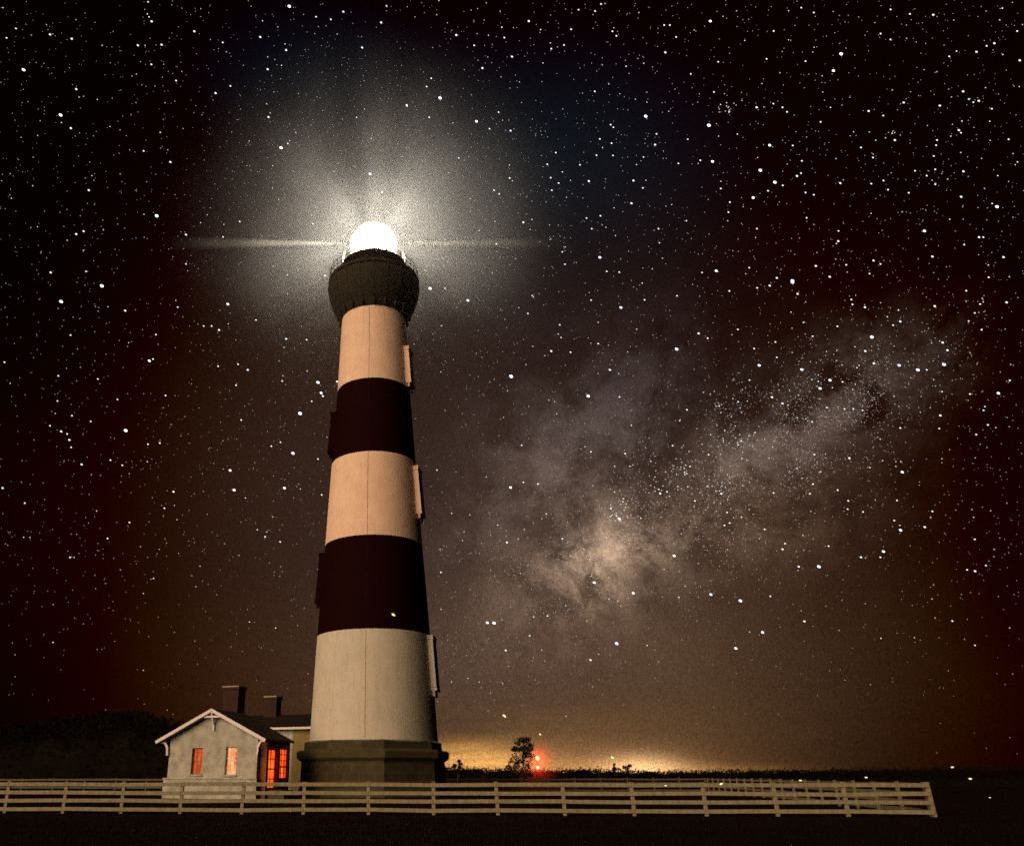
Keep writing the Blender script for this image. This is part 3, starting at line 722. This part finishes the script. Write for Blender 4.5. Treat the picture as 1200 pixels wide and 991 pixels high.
# ------------------------------------------------------------------ stars: tiny glowing discs on a far shell
Z1 = [(0,0,"518,50,1.2 533,76,2 683,111,2 1017,23,3 1163,69,1.5 915,131,2 1006,177,2 966,210,1 941,244,2 758,328,2 810,303,1.5 783,150,1.5 796,183,1.3 568,158,2 485,160,2 532,227,1.6 619,284,1.5 580,362,1 56,101,1.5 176,122,2 252,137,2 83,246,3 268,314,2 213,405,3 249,451,2 505,531,1.5 590,527,1.2 599,570,2 323,618,1 330,634,1 312,669,2 551,759,3.2 294,813,2 268,823,2 236,845,1 178,958,2 654,825,2 784,833,1.5 787,789,1 843,779,1.5 654,928,1.5 988,520,3 1012,505,1.5 944,412,2 963,324,1 1143,969,2 705,783,1 507,834,1 145,885,1 36,611,1 40,697,1 23,134,1.5 464,268,1 293,881,1 267,70,1 110,124,1 545,303,1 278,342,1 294,339,1 1002,155,1 923,74,1 1189,575,1"),
(400,0,"7,42,2 140,80,2 159,22,1.5 479,31,1 659,75,2 404,124,2 373,81,1 573,133,1.5 467,160,1.5 600,200,2 73,168,2 496,240,2 515,201,1 562,271,1 316,276,1.5 300,305,1.5 347,345,3 230,370,2 309,413,1.5 475,427,2.5 521,453,1.5 595,460,2 553,395,1.5 834,35,1.5 892,40,1.5 913,15,1.5 808,104,1.5 953,111,1.5 967,127,1.5 783,159,1.5 738,172,1.5 735,152,1 1135,89,1.5 1155,89,1.5 1177,131,1.5 1139,185,2 1011,259,1 891,322,1.5 848,328,1 1070,409,3 947,439,1.5 909,489,1.5 918,519,1 950,504,1.5 897,546,1.5 955,547,1.5 754,537,1.5 724,578,1.5 839,580,1.5 736,625,1.5 764,644,1.5 740,669,1.5 870,637,2 1027,635,2 1060,661,1.5 1020,715,2 1185,575,1.5 1103,509,2 1141,725,1 1115,804,1.5 959,731,1 911,759,1.5 862,767,1.5 640,782,2 732,791,1 545,858,1.5 547,884,1 909,905,2.5 786,929,1.5 826,923,1 933,954,1.5 977,957,1.5 1060,942,1 1093,945,1 592,626,1.5 555,682,1.5 537,669,1.5 413,556,1.5 448,551,1 377,608,1 101,612,2.5 143,677,2 213,551,1 105,487,1 48,587,1 612,910,1 322,933,1 374,920,1"),
(800,0,"97,75,2.5 417,28,1.5 461,45,1.5 529,41,1 731,34,1.5 799,50,1.5 881,53,2 787,89,1 320,110,1.5 696,119,1.5 557,190,3 574,170,1 530,249,2.5 432,216,1.5 295,208,1.5 125,218,1.5 462,167,1 1096,153,2 1033,183,2 937,199,1.5 1185,213,2 1176,110,1.5 986,322,2 1006,349,1.5 1022,360,1.5 1041,355,2 1087,383,1.5 110,324,1.5 260,378,2 319,365,1.5 351,378,1.5 367,394,1.5 92,441,3.3 18,490,1.5 306,511,2.5 387,512,1.5 485,429,1.5 654,391,2 705,407,1.5 777,361,2 904,372,2 971,458,2 746,493,2 894,493,1.5 891,511,1.5 1146,490,1.5 62,564,1.5 105,568,2.5 273,599,3 324,641,3 352,652,1.5 248,695,2.5 300,671,1.5 402,619,2 416,609,1.5 419,566,1.5 627,519,1.5 669,554,1.5 554,644,2 663,646,1.5 706,635,1.5 722,667,1.5 795,678,1.5 733,608,1 817,601,1.5 888,596,1.5 858,618,1.5 987,603,2 888,648,1.5 979,692,2 883,549,1.5 1105,727,3 850,812,2.5 1042,834,2 1057,834,1.5 990,860,1.5 1069,773,1 1128,904,2 878,902,2 671,916,2 547,848,2 548,812,1.5 436,766,1.5 261,804,1.5 134,663,1.5 166,711,1.5 161,746,1.5 213,727,1 468,935,2 517,973,2 575,931,1.5 331,977,2 386,987,3 118,952,2.5 68,958,1.5 234,941,1.5 657,962,1.5 1076,975,1.5 432,677,1.5 461,685,1.5 429,647,1"),
(0,330,"358,15,3.4 215,70,3.3 440,102,2 801,79,2.5 770,170,2 744,156,1.5 716,156,1.5 525,278,2.5 538,272,1.5 548,186,1.5 248,188,1.5 344,342,1.5 205,331,1.5 202,419,1.5 582,400,1.5 442,523,3.3 520,571,1.5 562,567,1.5 215,526,2 244,556,2 236,535,1.5 250,582,1.5 176,506,1.5 287,642,2 253,471,1.5 319,491,1.5 430,645,1.5 388,627,1.5 1055,463,3.5 1118,354,3 1129,391,2.5 1135,402,2 1185,351,2 1030,603,3 1000,725,2.5 809,663,2.5 823,732,2.7 785,658,1 610,738,2 578,796,1.5 9,725,2 455,846,1.5 378,902,1.5 932,896,1.5 985,914,1.5 246,969,1.5 261,969,1 848,486,1.5 1006,201,2 1078,204,1.5 871,310,2 837,290,1.5 767,297,1.5 830,364,1.5 992,349,1.5 1131,749,1.5 1056,728,1 625,90,1.5 16,283,1.5 87,778,1.5 900,135,1.5 954,578,1.5 986,564,1.5 1118,623,1.5"),
(480,330,"72,24,3 205,66,2.5 357,333,3.5 628,402,3 939,237,3 1016,182,2 1048,199,1.5 743,91,2.5 498,244,2 566,248,1.5 663,218,1.5 704,310,2 416,112,1.5 528,152,1.5 638,65,1.5 826,64,1.5 1124,33,1.5 940,50,1.5 738,405,1.5 355,723,2.5 451,711,1.5 400,705,1.5 881,744,2 905,738,1.5 1003,770,1.5 537,903,1.5 342,916,2 930,963,2.5 163,669,1 394,575,1.5 254,266,1 154,274,1 707,797,1.5 738,833,2.5 727,822,1.5 975,450,1.5 1155,422,1.5 1096,745,2 758,604,1.5"),
(800,330,"386,2,3 306,14,2 164,33,1.5 262,22,1.5 404,43,2 593,63,1.5 608,48,1 597,80,1.5 641,90,2 886,86,2 997,32,1.5 1046,79,1.5 1027,110,1.5 1139,73,2 1051,169,1.5 765,140,2 740,153,1.5 665,195,3 642,244,2 672,287,2 761,294,2.5 827,310,3 858,310,1.5 914,214,2 931,241,2 919,291,3 518,346,2.5 483,375,2.5 562,352,1.5 419,309,2.5 269,294,2.5 235,346,1.5 326,212,1.5 314,406,2 351,428,2 251,235,1.5 331,266,1.5 544,157,1.5 457,192,1.5 1110,392,2.5 1150,347,1.5 1010,395,1.5 1058,452,1.5 1073,503,1.5 1032,537,1.5 906,470,2 902,516,1.5 765,514,1.5 569,447,1.5 600,447,1.5 507,442,1.5 455,492,1.5 586,620,2 463,607,1.5 686,546,1 772,669,2.5 458,711,1.5 447,745,1.5 545,732,1.5 582,770,1.5 580,799,1.5 878,807,1.5 851,862,2 766,873,2.5 744,839,1.5 706,948,2.5 695,968,1.5 627,968,2 513,929,1.5 351,940,2 360,920,1.5 288,870,1.5 165,848,1.5 147,856,1.5 1027,905,1.5"),
(480,600,"649,247,2.5 786,284,2.5 273,388,2.5 297,389,3 728,461,3 338,485,2 422,434,1.5 636,519,2 1059,289,2.5 1163,311,3 1147,478,2.5 485,364,1.5 110,211,1.5 107,130,1 613,130,1"),
(800,600,"479,191,3 408,191,2 281,422,2.5 428,383,2 1000,202,1.5 1028,207,2 1066,187,1.5 948,382,1.5 560,309,1 642,321,1 550,415,1 882,255,1 308,295,1.5")]
rg = np.random.default_rng(12)
stars = []
for ox, oy, txt in Z1:
    for q in txt.split():
        a, b_, s_ = map(float, q.split(','))
        stars.append((ox + a / 3, oy + b_ / 3, s_))
def band(x, y):
    """how crowded the sky is here: the milky way runs up to the right"""
    d = (y - 655) + (x - 712) * .62
    mw = math.exp(-(d / 85) ** 2) * (1 / (1 + math.exp((x - 1040) / 40))) * (1 / (1 + math.exp((560 - x) / 40)))
    return mw
def field(n, smin, smax, fn):
    k = 0
    while k < n:
        x, y = rg.uniform(-400, 1700), rg.uniform(-500, 905)
        if rg.random() < fn(x, y):
            s = smin + (smax - smin) * rg.random() ** 3.2; stars.append((x, y, s)); k += 1
fade = lambda x, y: min(1, max(.03, (900 - y) / 380)) ** 1.3
field(3500, .7, 1.45, lambda x, y: fade(x, y) * (.30 + .40 * (x > 560) + .8 * band(x, y)) * .6)
clump = rg.uniform(0, 1, (60, 80))
def cn(x, y):
    u, v = (x + 400) / 28 % 79, (y + 500) / 26 % 59; i, j = int(v), int(u); a, b_ = v - i, u - j
    i2, j2 = (i + 1) % 60, (j + 1) % 80
    return (clump[i, j] * (1 - a) * (1 - b_) + clump[i2, j] * a * (1 - b_) + clump[i, j2] * (1 - a) * b_ + clump[i2, j2] * a * b_)
field(17000, .45, .95, lambda x, y: min(1, fade(x, y) * 1.6) * (.07 + 1.3 * band(x, y) * cn(x, y) ** 2.2 * 2) * .6)
for cx, cy, n, s in ((852, 127, 16, 6), (1047, 157, 8, 4), (798, 551, 26, 9), (870, 516, 22, 10), (848, 574, 20, 10), (724, 607, 12, 6), (732, 590, 14, 7), (780, 576, 20, 22), (845, 475, 16, 10), (1146, 357, 7, 10), (880, 515, 30, 26), (930, 480, 10, 26), (780, 555, 60, 40), (1005, 440, 40, 40)):
    for _ in range(n): stars.append((rg.normal(cx, s), rg.normal(cy, s * .6), rg.uniform(.6, 1.4)))
SD = 9000.0
smats = [emis('star_white', (1, .97, .92), 1.5, False), emis('star_blue', (.75, .85, 1), 1.5, False), emis('star_amber', (1, .78, .55), 1.0, False),
         emis('star_faint', (.88, .80, .74), .8, False), emis('star_glint', (.8, .84, 1), 3.0, False)]
sb = MB()
trail = Vector((1, -.55)).normalized()
for x, y, s in stars:
    d = sky_dir(x, y); c = d * SD + Vector((0, 0, CAM_H))
    if d.z < .012: continue
    u = (sky_dir(x + 4, y + 2) - d); u = (u - d * u.dot(d)).normalized(); v = d.cross(u).normalized()
    depth = 1.0 / max(.4, d.dot(sky_dir(438, 495.5)))
    rad = s * .50 * SD / 933 / depth
    e1, e2 = rad * (1.25 if s > 1.4 else 1.1), rad * .9
    if s >= 2.4: mi = 4
    elif s >= 1.4: mi = 1 if rg.random() < .25 else 0
    elif s >= .9: mi = 2 if rg.random() < .35 else 0 if rg.random() < .5 else 3
    else: mi = 3
    ns_ = 10 if s >= 1.4 else 6
    k = len(sb.v)
    for i in range(ns_):
        t_ = 2 * math.pi * i / ns_; sb.v.append(c + u * e1 * math.cos(t_) + v * e2 * math.sin(t_))
    sb.face(list(range(k, k + ns_)), None, mi)
tag(sb.build('stars', smats), 'thousands of small white, blue and amber stars over the whole night sky', kind='stuff')

# ------------------------------------------------------------------ mist
# mist balls added to draw the halos of lantern and red beacon
def mist(loc, rad, dens, g_, step, hollow, label):
    b = MB(); b.lathe([(max(.01, rad * math.cos(R(-90 + 15 * i))), rad * math.sin(R(-90 + 15 * i))) for i in range(13)], 24)
    m = bpy.data.materials.new('halo_mist'); m.use_nodes = True; t = m.node_tree; t.nodes.clear()
    c_ = t.nodes.new('ShaderNodeTexCoord'); ln = t.nodes.new('ShaderNodeVectorMath'); ln.operation = 'LENGTH'; t.links.new(c_.outputs['Object'], ln.inputs[0])
    mr = t.nodes.new('ShaderNodeMapRange'); mr.interpolation_type = 'SMOOTHERSTEP'
    mr.inputs[1].default_value = 0; mr.inputs[2].default_value = rad * .97; mr.inputs[3].default_value = dens; mr.inputs[4].default_value = 0
    t.links.new(ln.outputs['Value'], mr.inputs[0])
    hol = t.nodes.new('ShaderNodeMapRange'); hol.interpolation_type = 'SMOOTHSTEP'; hol.inputs[1].default_value = hollow * .3; hol.inputs[2].default_value = hollow; hol.inputs[3].default_value = .05; hol.inputs[4].default_value = 1
    t.links.new(ln.outputs['Value'], hol.inputs[0])
    nz = t.nodes.new('ShaderNodeTexNoise'); nz.inputs['Scale'].default_value = 2.6 / rad; nz.inputs['Detail'].default_value = 2; t.links.new(c_.outputs['Object'], nz.inputs['Vector'])
    nr = t.nodes.new('ShaderNodeMapRange'); nr.inputs[1].default_value = .33; nr.inputs[2].default_value = .67; nr.inputs[3].default_value = .45; nr.inputs[4].default_value = 1.55; t.links.new(nz.outputs['Fac'], nr.inputs[0])
    k1 = t.nodes.new('ShaderNodeMath'); k1.operation = 'MULTIPLY'; t.links.new(mr.outputs[0], k1.inputs[0]); t.links.new(hol.outputs[0], k1.inputs[1])
    k2 = t.nodes.new('ShaderNodeMath'); k2.operation = 'MULTIPLY'; t.links.new(k1.outputs[0], k2.inputs[0]); t.links.new(nr.outputs[0], k2.inputs[1])
    v = t.nodes.new('ShaderNodeVolumePrincipled'); v.inputs['Color'].default_value = (.95, .95, .95, 1); v.inputs['Anisotropy'].default_value = g_
    t.links.new(k2.outputs[0], v.inputs['Density']); o = t.nodes.new('ShaderNodeOutputMaterial'); t.links.new(v.outputs[0], o.inputs['Volume'])
    try: m.cycles.volume_step_rate = step
    except Exception: pass
    tag(b.build('mist', m, loc=loc), label, kind='stuff')
mist((TX, TY, 46.8), 22, .0105, .3, .8, 6.4, 'mist ball added round the lighthouse lamp for its halo')
mist((bx, BY - .4, 3.0), 4.2, .040, .3, 1.0, .5, 'mist ball added round the beacon lamps for their red halo')
